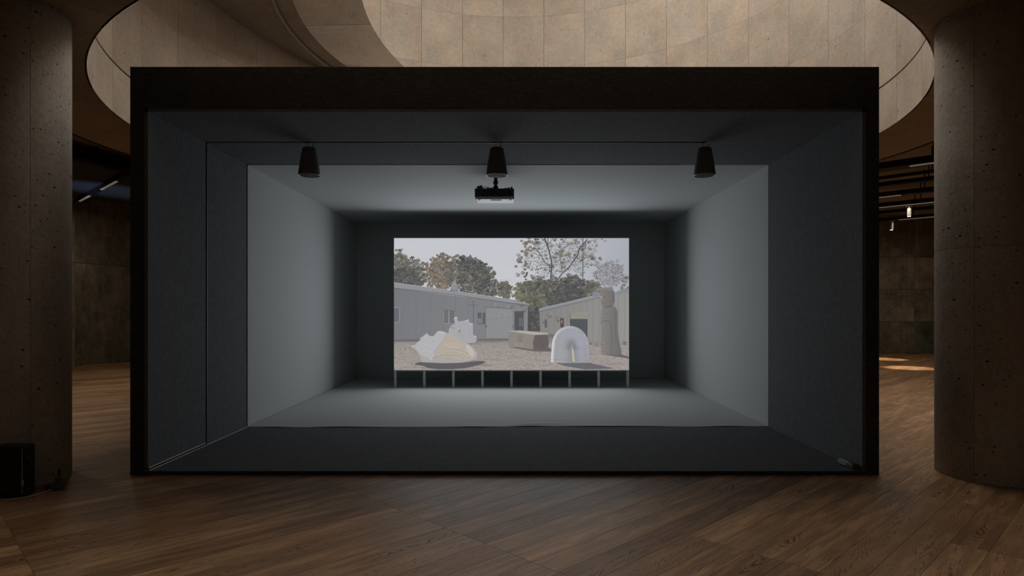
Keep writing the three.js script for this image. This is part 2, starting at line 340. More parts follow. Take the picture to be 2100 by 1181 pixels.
// ---------------------------------------------------------------- the black screening booth
const B = { x0: -3.293, x1: 3.109, y0: 0.037, y1: 3.255, d0: 5.686, d1: 7.81, d2: 13.18, ox0: -3.45, ox1: 3.257, oy: 3.657 };
{
  const g = thing('screening_booth', 'large black open-fronted screening booth with dark front lining and pale inside', 'booth', (B.ox0 + B.ox1) / 2, 0, B.d0);
  const cx = (B.ox0 + B.ox1) / 2, T = 0.032;
  const part = (name, geo, m, label) => { const q = mesh(name, geo.translate(-cx, 0, B.d0), m, g); if (label) q.userData.label = label; return q; };
  // black shell, its front edges are the broad black frame
  part('outer_wall', box(B.ox0, B.x0 - T, 0, B.oy, B.d0, 13.4), M.black);
  part('outer_wall', box(B.x1 + T, B.ox1, 0, B.oy, B.d0, 13.4), M.black);
  part('roof', box(B.x0 - T, B.x1 + T, B.y1 + T, B.oy, B.d0, 13.4), M.black);
  part('back_wall', box(B.x0 - T, B.x1 + T, 0, B.y1 + T, 13.21, 13.4), M.black);
  part('floor_deck', box(B.x0 - T, B.x1 + T, 0.001, B.y0 - 0.006, B.d0, 13.21), M.black);
  // dark lining of the front part
  const e = 0.004;
  part('side_panel', box(B.x0 - T, B.x0, B.y0 + 0.03, B.y1, B.d0 + e, 6.748, 0, 0, 1), M.felt, 'dark grey felt side panel');
  part('side_panel', box(B.x0 - T, B.x0 - 0.002, B.y0 + 0.008, B.y1, 6.792, B.d1 - 0.035, 0.3, 0, 1), M.felt, 'dark grey felt side panel');
  part('panel_edge', box(B.x0 - 0.008, B.x0 - 0.001, B.y0 + 0.01, B.y1, 6.787, 6.7915, 0, 0, 1), M.pipe);
  part('side_panel', box(B.x1, B.x1 + T, B.y0, B.y1, B.d0 + e, B.d1 - 0.002, 0.6, 0, 1), M.felt, 'dark grey felt side panel');
  part('ceiling_panel', box(B.x0, B.x1, B.y1, B.y1 + T, B.d0 + e, 6.715, 0, 0.2, 1), M.felt, 'dark grey felt ceiling panel');
  part('ceiling_panel', box(B.x0, 2.03, B.y1, B.y1 + T, 6.765, B.d1 - 0.045, 0.2, 0.2, 1), M.felt, 'dark grey felt ceiling panel');
  part('ceiling_panel', box(2.032, B.x1, B.y1, B.y1 + T, 6.7155, B.d1 - 0.002, 0.7, 0.2, 1), M.felt, 'dark grey felt ceiling panel');
  part('panel_edge', box(B.x0, 2.03, B.y1 - 0.0005, B.y1 + 0.006, 6.761, 6.765, 0, 0, 1), M.pipe);
  part('carpet', box(B.x0 + 0.006, B.x1, B.y0 - 0.006, B.y0, B.d0 + e, B.d1 + 0.15, 0, 0, 1), M.carpet, 'dark grey carpet');
  // pale edge trims low on the panelled side
  part('edge_trim', box(B.x0 - 0.004, B.x0 + 0.004, B.y0 + 0.022, B.y0 + 0.030, B.d0 + 0.02, 6.748), M.white, 'pale edge trim');
  part('edge_trim', box(B.x0 + 0.001, B.x0 + 0.010, B.y0 - 0.004, B.y0 + 0.005, B.d0 + 0.02, B.d1), M.white, 'pale edge trim');
  // pale lining of the rear part
  const ds = [B.d1, 8.22, 9.14, 10.06, 10.98, 11.9, 12.8, B.d2];
  for (let k = 0; k < ds.length - 1; k++) part('ceiling_board', box(B.x0, B.x1, B.y1, B.y1 + T, ds[k] + 0.0006, ds[k + 1] - 0.0006), M.paint, 'pale painted ceiling board');
  part('inner_wall', box(B.x0 - T, B.x0, B.y0, B.y1, B.d1, B.d2), M.paint, 'pale painted side wall');
  part('inner_wall', box(B.x1, B.x1 + T, B.y0, B.y1, B.d1, B.d2), M.paint, 'pale painted side wall');
  part('inner_back_wall', box(B.x0, B.x1, B.y0, B.y1, B.d2, 13.205), M.backboard, 'dark painted back wall');
  part('back_board', box(-3.13, 3.08, B.y0 + 0.005, 2.775, 13.155, B.d2), M.backboard, 'dark board on the back wall');
  // pale floor sheet with a slightly wavy front edge
  const nx = 90, nd = 60, pos = [], uv = [], idx = [], wave = x => B.d1 - 0.06 * Math.exp(-((x + 2.2) ** 2) / 1.5) + 0.025 * Math.sin(x * 2.3) * Math.exp(-((x + 0.2) ** 2) / 4) + 0.01 * Math.sin(x * 5.1);
  for (let j = 0; j <= nd; j++) for (let i = 0; i <= nx; i++) {
    const x = B.x0 + 0.012 + (B.x1 - B.x0 - 0.014) * i / nx, t = (j / nd) ** 1.8, d0 = wave(x), d = d0 + (13.15 - d0) * t, near = Math.exp(-((d - d0) / 0.22));
    const fold = 0.006 * near * (0.5 + 0.5 * Math.sin(x * 6 + Math.sin(x * 2.1) * 2)) + 0.010 * Math.exp(-(((d - d0 - 0.12 - 0.1 * (x - 0.3)) / 0.03) ** 2)) * Math.exp(-(((x - 0.3) / 0.4) ** 2)) + 0.004 * Math.exp(-(((d - 8.27) / 0.02) ** 2));
    pos.push(x, B.y0 + (j === 0 ? 0.0005 : 0.004) + fold, -d); uv.push(x, d);
    if (i < nx && j < nd) { const k = j * (nx + 1) + i; idx.push(k, k + 1, k + nx + 2, k, k + nx + 2, k + nx + 1); }
  }
  const sg = new THREE.BufferGeometry(); sg.setAttribute('position', new THREE.Float32BufferAttribute(pos, 3)); sg.setAttribute('uv', new THREE.Float32BufferAttribute(uv, 2)); sg.setIndex(idx); sg.computeVertexNormals();
  part('floor_sheet', sg, M.sheet, 'pale sheet covering the rear floor');
}

// ---------------------------------------------------------------- picture on the screen (flat, drawn in the photograph's own measure)
function picture() {
  const K = 4, W = 482, H = 271, cv = document.createElement('canvas'); cv.width = W * K; cv.height = H * K;
  const c = cv.getContext('2d'); c.scale(K, K); c.translate(-808, -489);
  const col = (a, j = 0) => { const q = j ? rr(-j, j) : 0, m = (a[0] + a[1] + a[2]) / 3; return `rgb(${a.map(v => Math.round(m + (v - m) * 0.78 + q)).join(',')})`; };
  const poly = (pts, f) => { c.fillStyle = f; c.beginPath(); pts.forEach((p, i) => i ? c.lineTo(...p) : c.moveTo(...p)); c.closePath(); c.fill(); };
  const blob = (pts, f) => { c.fillStyle = f; c.beginPath(); const n = pts.length, mid = (a, b) => [(a[0] + b[0]) / 2, (a[1] + b[1]) / 2]; c.moveTo(...mid(pts[n - 1], pts[0])); pts.forEach((p, i) => { const q = mid(p, pts[(i + 1) % n]); c.quadraticCurveTo(p[0], p[1], q[0], q[1]); }); c.closePath(); c.fill(); };
  const line = (pts, s, w) => { c.strokeStyle = s; c.lineWidth = w; c.lineCap = 'round'; c.lineJoin = 'round'; c.beginPath(); pts.forEach((p, i) => i ? c.lineTo(...p) : c.moveTo(...p)); c.stroke(); };
  const grad = (x0, y0, x1, y1, ...st) => { const g = c.createLinearGradient(x0, y0, x1, y1); st.forEach(([t, a]) => g.addColorStop(t, col(a))); return g; };
  c.fillStyle = grad(808, 489, 1290, 520, [0, [196, 199, 208]], [0.55, [195, 198, 206]], [1, [168, 172, 182]]); c.fillRect(808, 489, 482, 271);
  c.globalAlpha = 0.45; c.fillStyle = grad(0, 489, 0, 620, [0, [196, 199, 208]], [1, [206, 207, 205]]); c.fillRect(808, 489, 300, 271); c.globalAlpha = 1;
  const leaves = (cx, cy, rx, ry, n, cols, size = 1.1, edge = 0.5) => {
    if (n >= 1200) for (let i = 0; i < n; i++) { const a = rr(0, 6.283), q = Math.sqrt(rnd()) * (0.86 + 0.1 * Math.sin(a * 7 + cx) + 0.06 * Math.sin(a * 17)); c.fillStyle = col(cols[Math.floor(rnd() * cols.length)].map(v => v - 6), 8); c.fillRect(cx + Math.cos(a) * rx * q, cy + Math.sin(a) * ry * q, rr(0.6, 1.8), rr(0.5, 1.4)); }
    const clumps = [...Array(Math.max(5, Math.round(n / 45)))].map(() => { const a = rr(0, 6.283), q = Math.pow(rnd(), edge), t = rr(-12, 12); return [cx + Math.cos(a) * rx * q * 1.04, cy + Math.sin(a) * ry * q * 1.06, rr(1.2, 4.2), t, cols[Math.floor(rnd() * cols.length)]]; });
    for (let i = 0; i < n; i++) {
      const k = clumps[i % clumps.length], a = rr(0, 6.283), q = Math.pow(rnd(), 0.7) * k[2], x = k[0] + Math.cos(a) * q * 1.3, y = k[1] + Math.sin(a) * q, base = rnd() < 0.6 ? k[4] : cols[Math.floor(rnd() * cols.length)], lit = k[3] - 9 * (y - k[1]) / k[2];
      c.fillStyle = col(base.map(v => v + lit), 12); c.beginPath(); c.ellipse(x, y, size * rr(0.4, 1.2), size * rr(0.3, 0.9), rr(0, 3), 0, 6.3); c.fill();
    }
  };
  const DK = [[84, 85, 86], [92, 93, 90], [78, 80, 82], [104, 102, 94]], GR = [[104, 104, 94], [118, 113, 100], [96, 97, 90], [132, 124, 108], [88, 90, 86]], BR = [[134, 118, 98], [120, 108, 94], [108, 102, 92], [150, 126, 100], [98, 97, 92]], YE = [[132, 128, 96], [120, 120, 94], [108, 110, 90]];
  // left trees
  leaves(815, 545, 26, 30, 2200, GR); leaves(842, 560, 34, 30, 3200, GR); leaves(830, 575, 38, 24, 3000, DK);
  leaves(872, 545, 18, 16, 260, GR, 0.7); leaves(902, 560, 32, 38, 4600, BR); leaves(905, 534, 14, 13, 700, BR, 0.9);
  leaves(937, 536, 20, 14, 420, GR, 0.9); leaves(932, 560, 24, 30, 2400, GR); leaves(960, 545, 22, 22, 2000, DK); leaves(985, 560, 24, 24, 2600, DK); leaves(1004, 566, 10, 16, 600, GR); leaves(970, 578, 36, 30, 4600, [...DK, ...GR]);
  leaves(1000, 592, 22, 24, 1600, DK); leaves(1033, 594, 17, 17, 1300, GR); leaves(1044, 602, 12, 14, 600, GR);
  for (let i = 0; i < 260; i++) { c.fillStyle = col([188, 190, 196], 8); c.fillRect(rr(820, 1005), rr(530, 590), rr(0.4, 1), rr(0.4, 1)); }
  c.fillStyle = col([110, 112, 118]); c.fillRect(823, 509.5, 3, 0.8); c.fillRect(826, 510.6, 2.4, 0.7);
  // right trees
  leaves(1082, 508, 18, 20, 700, [[150, 128, 104], [136, 122, 104], [120, 112, 102], [160, 134, 106]], 1.0); leaves(1068, 540, 12, 18, 300, [[138, 122, 104], [122, 116, 106]], 1); leaves(1080, 562, 20, 12, 420, GR, 0.9); leaves(1095, 500, 20, 12, 520, GR, 0.9);
  leaves(1120, 530, 58, 42, 1300, GR, 0.75, 0.6); leaves(1180, 525, 50, 40, 1200, [...GR, [146, 140, 134]], 0.75, 0.6); leaves(1155, 520, 16, 8, 260, [[142, 128, 106], [128, 120, 104]], 0.9); leaves(1200, 526, 14, 6, 180, [[152, 134, 116], [136, 124, 112]], 0.9); leaves(1150, 492, 70, 10, 420, GR, 0.7);
  leaves(1230, 495, 14, 4, 70, GR, 0.7); leaves(1222, 532, 10, 8, 120, DK, 0.8);
  leaves(1250, 562, 36, 30, 1500, [[128, 126, 132], [116, 114, 118], [140, 136, 138]], 0.6, 0.6); leaves(1284, 575, 10, 16, 200, GR, 0.8); leaves(1284, 592, 12, 8, 400, YE, 0.9);
  const BK = col([82, 82, 86]);
  line([[1129, 592], [1130, 562], [1132, 545], [1130, 530], [1126, 515], [1121, 500], [1117, 489]], BK, 2.6); line([[1131, 535], [1127, 520], [1123, 505], [1124, 490]], BK, 1.6); line([[1125, 501], [1134, 489]], BK, 0.9); line([[1123, 502], [1110, 489]], BK, 0.9);
  line([[1128, 545], [1118, 540], [1112, 528], [1105, 518], [1098, 509]], BK, 1.5); line([[1109, 526], [1094, 520]], BK, 0.9); line([[1128, 545], [1108, 543], [1098, 537], [1086, 536]], BK, 0.8); line([[1128, 549], [1112, 550], [1098, 555]], BK, 0.8); line([[1103, 515], [1104, 500], [1102, 490]], BK, 0.7);
  line([[1134, 582], [1145, 572], [1155, 559], [1168, 548], [1175, 537], [1184, 526], [1188, 512], [1196, 502], [1204, 492]], BK, 2.2); line([[1153, 558], [1149, 535], [1149, 518], [1158, 508], [1167, 500]], BK, 1.0); line([[1175, 537], [1190, 536], [1202, 530]], BK, 0.8); line([[1187, 514], [1180, 500], [1174, 490]], BK, 0.7); line([[1168, 541], [1160, 524]], BK, 0.7); line([[1196, 504], [1212, 494], [1226, 492]], BK, 0.8);
  line([[1132, 560], [1140, 572], [1152, 588]], BK, 1.0); line([[1195.5, 489], [1195.5, 584]], col([96, 94, 96]), 1.7); line([[1222, 562], [1232, 592]], BK, 0.8); line([[1250, 600], [1230, 575]], col([110, 108, 110]), 0.5);
  leaves(1075, 600, 22, 20, 2200, YE); leaves(1100, 590, 34, 20, 2200, GR); leaves(1140, 602, 60, 30, 6200, [...GR, ...DK]); leaves(1178, 600, 40, 32, 5200, DK); leaves(1130, 622, 60, 22, 4200, DK); leaves(1094, 622, 24, 26, 2200, [...YE, ...GR]); leaves(1215, 595, 20, 20, 1500, GR); leaves(1150, 574, 40, 10, 900, GR, 0.9);
  c.fillStyle = col([82, 82, 84]); c.fillRect(1080, 632, 32, 50); leaves(1096, 650, 15, 26, 900, DK);
  line([[1020, 575], [1056, 573]], col([176, 178, 184]), 0.4); line([[1016, 579], [1050, 575]], col([176, 178, 184]), 0.4);
  // ground
  c.fillStyle = grad(0, 690, 0, 760, [0, [118, 114, 114]], [0.25, [156, 147, 142]], [1, [168, 156, 149]]); c.fillRect(808, 680, 482, 82);
  for (let i = 0; i < 5200; i++) {
    const y = 694 + 66 * Math.pow(rnd(), 0.8), big = (y - 690) / 70, dark = rnd() < 0.46;
    c.fillStyle = col(dark ? [108, 102, 102] : [168, 157, 149], 12); c.globalAlpha = rr(0.25, 0.8); c.fillRect(rr(806, 1290), y, rr(0.8, 5) * (0.5 + big), rr(0.25, 0.9));
  }
  for (let i = 0; i < 60; i++) { const y = rr(700, 757), x = rr(806, 1270); c.globalAlpha = rr(0.12, 0.32); c.fillStyle = col(rnd() < 0.5 ? [96, 92, 94] : [178, 166, 156]); c.beginPath(); c.ellipse(x, y, rr(8, 34), rr(0.6, 2), rr(-0.06, 0.06), 0, 6.3); c.fill(); }
  c.globalAlpha = 0.55; c.fillStyle = col([92, 91, 95]); c.fillRect(808, 696, 90, 6); c.fillRect(960, 696, 90, 4); c.globalAlpha = 1;
  // left shed
  poly([[808, 592], [1083, 626], [1082, 684], [1050, 693], [975, 695], [808, 697]], grad(808, 600, 1080, 690, [0, [119, 121, 126]], [1, [131, 133, 137]]));
  for (const x of [826, 853, 883, 908, 934, 960]) line([[x, 594 + (x - 808) * 0.12], [x, 696]], col([104, 106, 111]), 0.5);
  for (let x = 811; x < 1082; x += 3.1) { c.globalAlpha = 0.22; line([[x, 596 + (x - 808) * 0.12], [x, 694]], col([136, 138, 143]), 0.4); c.globalAlpha = 1; }
  poly([[808, 580], [922, 595.6], [1055, 616], [1085, 624], [1088, 628], [1055, 622], [930, 606], [808, 592]], col([146, 146, 151]));
  line([[808, 580.6], [922, 596], [1050, 615]], col([178, 179, 184]), 0.7); line([[808, 591.6], [930, 605.6], [1087, 628]], col([90, 90, 94]), 1.5);
  for (let x = 812; x < 1085; x += 4) { c.fillStyle = col([150, 150, 154], 14); c.fillRect(x, 590.6 + (x - 808) * 0.126, 1.6, 0.9); }
  c.fillStyle = col([124, 130, 146]); c.fillRect(923, 592, 17, 7); c.fillStyle = col([146, 146, 150]); c.beginPath(); c.arc(932, 588, 7, 0, 6.3); c.fill(); leaves(932, 587, 8, 7, 120, [[150, 148, 148], [128, 126, 124]], 0.9);
  const win = (x, y, w, h, f) => { c.fillStyle = col([150, 151, 154]); c.fillRect(x - 1, y - 1, w + 2, h + 2); c.fillStyle = col(f); c.fillRect(x, y, w, h); };
  win(808, 632.5, 10, 29, [104, 107, 118]); win(910, 638, 22.5, 26, [112, 112, 114]); c.fillStyle = col([148, 148, 150]); c.fillRect(919.5, 638, 2.2, 26); line([[909, 637], [933, 638.5]], col([96, 95, 96]), 1.1);
  c.fillStyle = col([96, 97, 100]); c.fillRect(979.5, 642, 15.5, 24); c.fillStyle = col([140, 142, 146]); c.fillRect(980, 654, 7, 1.6); c.fillRect(987.5, 642, 1.6, 24); c.fillStyle = col([128, 130, 136]); c.fillRect(980.5, 656, 6, 8);
  c.fillStyle = col([140, 143, 145]); c.fillRect(996.5, 632, 54, 62); for (let x = 998; x < 1050; x += 3) line([[x, 633], [x, 693]], col([129, 132, 134]), 0.5);
  line([[994, 631], [1050, 634]], col([98, 97, 98]), 1); line([[996, 631], [996, 694]], col([104, 105, 108]), 0.9); c.fillStyle = col([84, 84, 86]); c.fillRect(996.6, 668, 1.3, 5); c.fillRect(1052, 668, 1.3, 5);
  c.globalAlpha = 0.5; line([[1026, 641], [1021, 650], [1027, 659], [1036, 656], [1038, 645], [1030, 640]], col([156, 160, 166]), 1.2); c.globalAlpha = 1;
  c.fillStyle = col([86, 87, 92]); c.fillRect(1055, 639, 19, 41); c.fillStyle = col([104, 105, 110]); c.fillRect(1064, 653, 9, 17);
  line([[971, 617], [971, 662]], col([84, 84, 86]), 1); line([[961, 626], [980, 627]], col([92, 92, 95]), 0.9); line([[970, 660], [1000, 656], [1056, 650]], col([112, 112, 114]), 0.4);
  leaves(1040, 628, 34, 6, 420, [[118, 116, 112], [104, 102, 100], [138, 136, 132]], 0.7); leaves(1074, 636, 8, 12, 160, [[118, 116, 112], [104, 102, 100]], 0.7);
  // right shed
  poly([[1106, 637], [1232, 607], [1290, 600], [1290, 708], [1230, 703], [1205, 698], [1108, 682]], grad(1106, 640, 1290, 660, [0, [134, 133, 132]], [1, [150, 148, 143]]));
  for (let x = 1112; x < 1290; x += 13) line([[x, 637 - (x - 1106) * 0.22], [x, 684 + (x - 1106) * 0.15]], col([118, 117, 118]), 0.6);
  leaves(1128, 652, 24, 18, 520, [[122, 119, 114], [110, 107, 104], [142, 139, 133]], 0.7);
  poly([[1105, 635], [1232, 604], [1290, 597], [1290, 603], [1232, 610], [1107, 640]], col([138, 141, 149])); line([[1105, 634.6], [1230, 604.6]], col([184, 187, 194]), 0.8); line([[1107, 640], [1232, 611]], col([104, 104, 108]), 1.2);
  poly([[1258, 606], [1290, 598], [1290, 592], [1268, 597]], col([134, 138, 148])); c.fillStyle = col([132, 135, 144]); c.fillRect(1218, 599, 10, 10); c.beginPath(); c.arc(1221, 604, 6, 0, 6.3); c.fill();
  c.fillStyle = col([96, 98, 100]); c.fillRect(1117, 656, 5, 17); c.fillStyle = col([92, 80, 78]); c.fillRect(1149, 653.5, 7.4, 19); c.fillStyle = col([140, 138, 140]); c.fillRect(1151, 658, 2.4, 6);
  poly([[1169, 643], [1205, 639], [1205, 699], [1169, 694]], col([84, 88, 92])); poly([[1170, 643], [1205, 639], [1205, 655], [1170, 655]], col([150, 146, 130])); line([[1183, 646], [1203, 650]], col([136, 132, 120]), 1.2); for (let x = 1174; x < 1204; x += 5) line([[x, 656], [x, 693]], col([92, 96, 100]), 0.6);
  c.globalAlpha = 0.8; leaves(1240, 706, 50, 3.5, 500, [[120, 112, 108], [140, 130, 122]], 1); c.globalAlpha = 1;
  // pale sacks behind
  blob([[919, 704], [920, 690], [920, 676], [925, 668], [934, 665], [930, 656], [933, 650], [938, 651], [939, 661], [948, 659], [955, 659], [961, 655], [963, 664], [970, 664], [970, 676], [970, 690], [977, 689], [978, 703], [962, 705], [940, 704]], col([166, 167, 172]));
  for (let i = 0; i < 240; i++) { c.globalAlpha = 0.45; const x = rr(922, 967), y = rr(667, 702); line([[x, y], [x + rr(-3, 3), y + rr(-1.6, 1.6)]], col(rnd() < 0.5 ? [194, 195, 200] : [142, 143, 149], 8), rr(0.3, 0.9)); } c.globalAlpha = 1;
  line([[931, 654.5], [937, 651.5]], col([215, 215, 218]), 1.1); line([[953, 660], [961, 656.5]], col([210, 210, 214]), 1.1); line([[921, 671.5], [933, 674]], col([112, 112, 118]), 0.8); line([[963, 665], [969, 665.5]], col([214, 214, 218]), 1.1); line([[972, 690.5], [976, 690.5]], col([214, 214, 218]), 1.1); c.fillStyle = col([134, 132, 122]); c.fillRect(941, 677, 3, 6);
  // large sack in front
  blob([[846, 749], [862, 742], [930, 747], [985, 741], [1000, 743], [974, 753], [932, 759], [880, 758], [868, 751]], col([98, 95, 98]));
  poly([[842, 711], [849, 711], [856, 702], [862, 700], [861, 694], [868, 690], [875, 684], [881, 690], [889, 690], [895, 682], [901, 679], [910, 681], [917, 684], [924, 681], [934, 692], [946, 700], [960, 706], [970, 713], [979, 727], [977, 736], [962, 742], [940, 745], [908, 746], [864, 744], [862, 735], [856, 723], [850, 717]], col([172, 166, 163]));
  poly([[849, 711], [857, 703], [864, 696], [875, 685], [882, 691], [890, 691], [898, 681], [908, 682], [917, 685], [908, 700], [899, 712], [891, 726], [884, 740], [872, 734], [862, 728], [855, 719]], col([178, 177, 184]));
  blob([[915, 684], [924, 684], [936, 694], [955, 705], [966, 718], [974, 733], [966, 740], [950, 742], [932, 735], [912, 733], [890, 736], [893, 724], [900, 713], [909, 702]], col([182, 169, 155]));
  blob([[901, 710], [912, 703], [938, 703], [948, 711], [936, 715], [914, 713]], col([189, 173, 150])); for (const k of [0, 1, 2, 3]) line([[903 + 4 * k, 729 - 5 * k], [922 + 3 * k, 724 - 4 * k], [944 + 3 * k, 727 - 3 * k], [960 + k, 736 - 4 * k]], col(k % 2 ? [196, 184, 169] : [166, 153, 141]), 0.8); blob([[954, 708], [962, 708], [974, 726], [970, 736], [960, 726]], col([190, 184, 178]));
  line([[888, 734.5], [900, 731.5], [912, 730], [928, 729.5], [940, 731], [952, 738]], col([160, 138, 125]), 0.9); line([[916, 684], [910, 698], [903, 707], [893, 719], [888, 730]], col([150, 146, 147]), 0.7); line([[956, 706], [966, 715], [976, 727]], col([200, 190, 180]), 0.9); line([[866, 732], [880, 736], [905, 734], [930, 739], [950, 742]], col([154, 150, 149]), 0.6);
  line([[884, 738.5], [886.5, 733], [889, 727]], col([198, 191, 178]), 1.8); line([[897, 681.5], [904, 681], [914, 684]], col([205, 204, 208]), 0.8);
  for (let i = 0; i < 240; i++) { c.globalAlpha = 0.5; const x = rr(852, 890), y = rr(689, 724); if (y > 741 - (x - 845) * 1.15) line([[x, y], [x + rr(-2.4, 2.4), y + rr(-1.6, 1.6)]], col(rnd() < 0.55 ? [204, 203, 208] : [152, 151, 158], 8), rr(0.25, 0.7)); } c.globalAlpha = 1;
  for (let i = 0; i < 90; i++) { c.globalAlpha = 0.3; const x = rr(902, 958), y = rr(708, 741), q = rr(2, 7); line([[x, y], [x + q, y + rr(-1, 0.6)], [x + 2 * q, y + rr(0, 2.4)]], col(rnd() < 0.5 ? [200, 187, 170] : [154, 141, 131], 6), rr(0.3, 0.7)); } c.globalAlpha = 1;
  c.fillStyle = col([212, 210, 212]); c.fillRect(844, 710.5, 5, 1.4);
  // cardboard box
  poly([[1043, 713], [1096, 722], [1140, 722], [1126, 714]], col([104, 100, 103]));
  poly([[1043, 680], [1098, 687], [1094, 718], [1043, 711]], col([142, 133, 126])); poly([[1043, 679.5], [1066, 678.6], [1124, 684], [1124, 689], [1098, 688]], col([176, 171, 164])); poly([[1097, 688], [1123, 687], [1126, 704], [1123, 717], [1094, 718], [1093, 703]], col([104, 95, 94])); line([[1104, 698], [1117, 714]], col([84, 76, 76]), 0.9); line([[1043, 679.6], [1098, 687]], col([190, 186, 180]), 0.6);
  line([[1064, 689], [1063, 704]], col([110, 102, 98]), 1); line([[1066.5, 690], [1071, 689.5], [1071, 695], [1067, 697], [1071, 704]], col([110, 102, 98]), 0.9); line([[1066.5, 690], [1066.5, 705]], col([112, 104, 100]), 0.6);
  for (const x of [1056, 1059.5, 1063, 1067, 1071]) line([[x, 704], [x, 711]], col([172, 158, 140]), 1);
  // bent silver duct
  poly([[1140, 746], [1208, 745], [1260, 757], [1200, 759], [1160, 752]], col([106, 105, 110]));
  const duct = (t) => {                          // t in 0..3: left leg, arch, right leg -> [inner, outer]
    if (t < 1) return [[1170.5, 746 - 38 * t], [1130.5 + 2.2 * t * t, 744 - 36 * t]];
    if (t < 2) { const a = Math.PI * (1 - (t - 1)); return [[1172 + 2 * (t - 1.5), 708 - 2 * Math.sin(a)], [1169.5 + 37 * Math.cos(a), 708 - 38 * Math.sin(a)]]; }
    return [[1175 + 5 * Math.min(1, (t - 2) * 1.4), 708 + 38 * (t - 2)], [1206.5 + 2.4 * (t - 2), 708 + 36 * (t - 2)]];
  };
  for (let i = 0; i < 150; i++) for (let k = 0; k < 16; k++) {
    const t0 = i / 50, t1 = (i + 1.25) / 50, [a0, b0] = duct(Math.min(2.999, t0)), [a1, b1] = duct(Math.min(2.999, t1)), q = (a, b, u) => [a[0] + (b[0] - a[0]) * u, a[1] + (b[1] - a[1]) * u], u0 = k / 16, u1 = (k + 1.15) / 16, u = u0 + 0.03;
    const side = t0 < 1 ? 1 : t0 < 2 ? 1 - (t0 - 1) * 1.3 : -0.3, edge = Math.exp(-(((u - 0.95) / 0.07) ** 2)) * (side > 0 ? 58 * side : 10), dark = 26 * Math.exp(-((u / 0.26) ** 2)) * (t0 > 0.7 && t0 < 2.3 ? 1 : 0.35), cool = t0 > 1.2 ? 7 : 0, rib = (1.5 + 3 * u) * Math.sin(i * 2.1) + rr(-4, 4), v = 152 + edge - dark + rib + 7 * Math.sin(u * 3.1) - (t0 > 2 ? 6 * u : 0);
    poly([q(a0, b0, u0), q(a0, b0, u1), q(a1, b1, u1), q(a1, b1, u0)], col([v, v + 1.5, v + 7 + cool]));
  }
  line([[1131, 738], [1170, 740]], col([128, 130, 138]), 0.5); line([[1181, 740], [1208, 740]], col([126, 129, 138]), 0.5);
  poly([[1170, 746], [1170, 712], [1172, 706.5], [1176, 712], [1180, 728], [1180, 745]], col([150, 142, 134])); poly([[1172.5, 712], [1177, 722], [1179, 745], [1174, 742]], col([184, 180, 172]));
  // carved stone figure, a plain pillar with hat and folds
  poly([[1229, 727], [1274, 728], [1290, 733], [1290, 736], [1262, 732]], col([100, 98, 102]));
  poly([[1236, 630], [1262, 630], [1267, 640], [1267, 680], [1271, 705], [1274.5, 722], [1274, 730], [1233, 728], [1232, 700], [1233, 668], [1231, 655], [1233, 640]], grad(1230, 0, 1276, 0, [0, [136, 131, 128]], [0.5, [122, 119, 117]], [1, [106, 105, 106]]));
  poly([[1230, 600], [1260, 597], [1261, 620], [1256, 630], [1244, 634], [1235, 628], [1231, 616]], grad(1229, 0, 1262, 0, [0, [132, 126, 122]], [1, [112, 109, 108]])); poly([[1222, 594], [1230, 591], [1250, 589], [1258, 592], [1257, 598], [1240, 598], [1226, 599]], col([130, 126, 124])); line([[1222, 595], [1238, 591], [1256, 590]], col([152, 149, 148]), 0.9); line([[1226, 599], [1258, 598]], col([94, 92, 92]), 0.9);
  poly([[1231, 608], [1235, 608], [1234, 618]], col([162, 158, 154])); line([[1236, 610], [1242, 609]], col([96, 93, 92]), 0.8); line([[1234, 622], [1239, 622.5]], col([96, 93, 92]), 0.7); line([[1258, 606], [1259, 618]], col([98, 96, 96]), 1.4); line([[1238, 631], [1258, 628]], col([92, 90, 90]), 1.2);
  for (let k = 0; k < 26; k++) { c.globalAlpha = 0.5; const y = 638 + k * 3.4, x = 1236 + (k % 3); line([[x, y + 6], [x + 8, y + 3], [x + 15, y - 5]], col(k % 2 ? [96, 94, 94] : [146, 142, 140]), 0.7); } c.globalAlpha = 1;
  line([[1232, 664], [1236, 660], [1246, 659], [1254, 664], [1254, 728]], col([90, 88, 89]), 0.9); line([[1262, 640], [1262, 690]], col([98, 96, 97]), 0.8);
  for (let i = 0; i < 240; i++) { c.globalAlpha = 0.3; c.fillStyle = col(rnd() < 0.5 ? [140, 137, 135] : [98, 96, 96], 8); c.fillRect(rr(1234, 1268), rr(634, 727), rr(0.4, 1), rr(0.6, 2.6)); } c.globalAlpha = 1;
  const t = new THREE.CanvasTexture(cv); t.colorSpace = THREE.SRGBColorSpace; t.anisotropy = 8; return t;
}
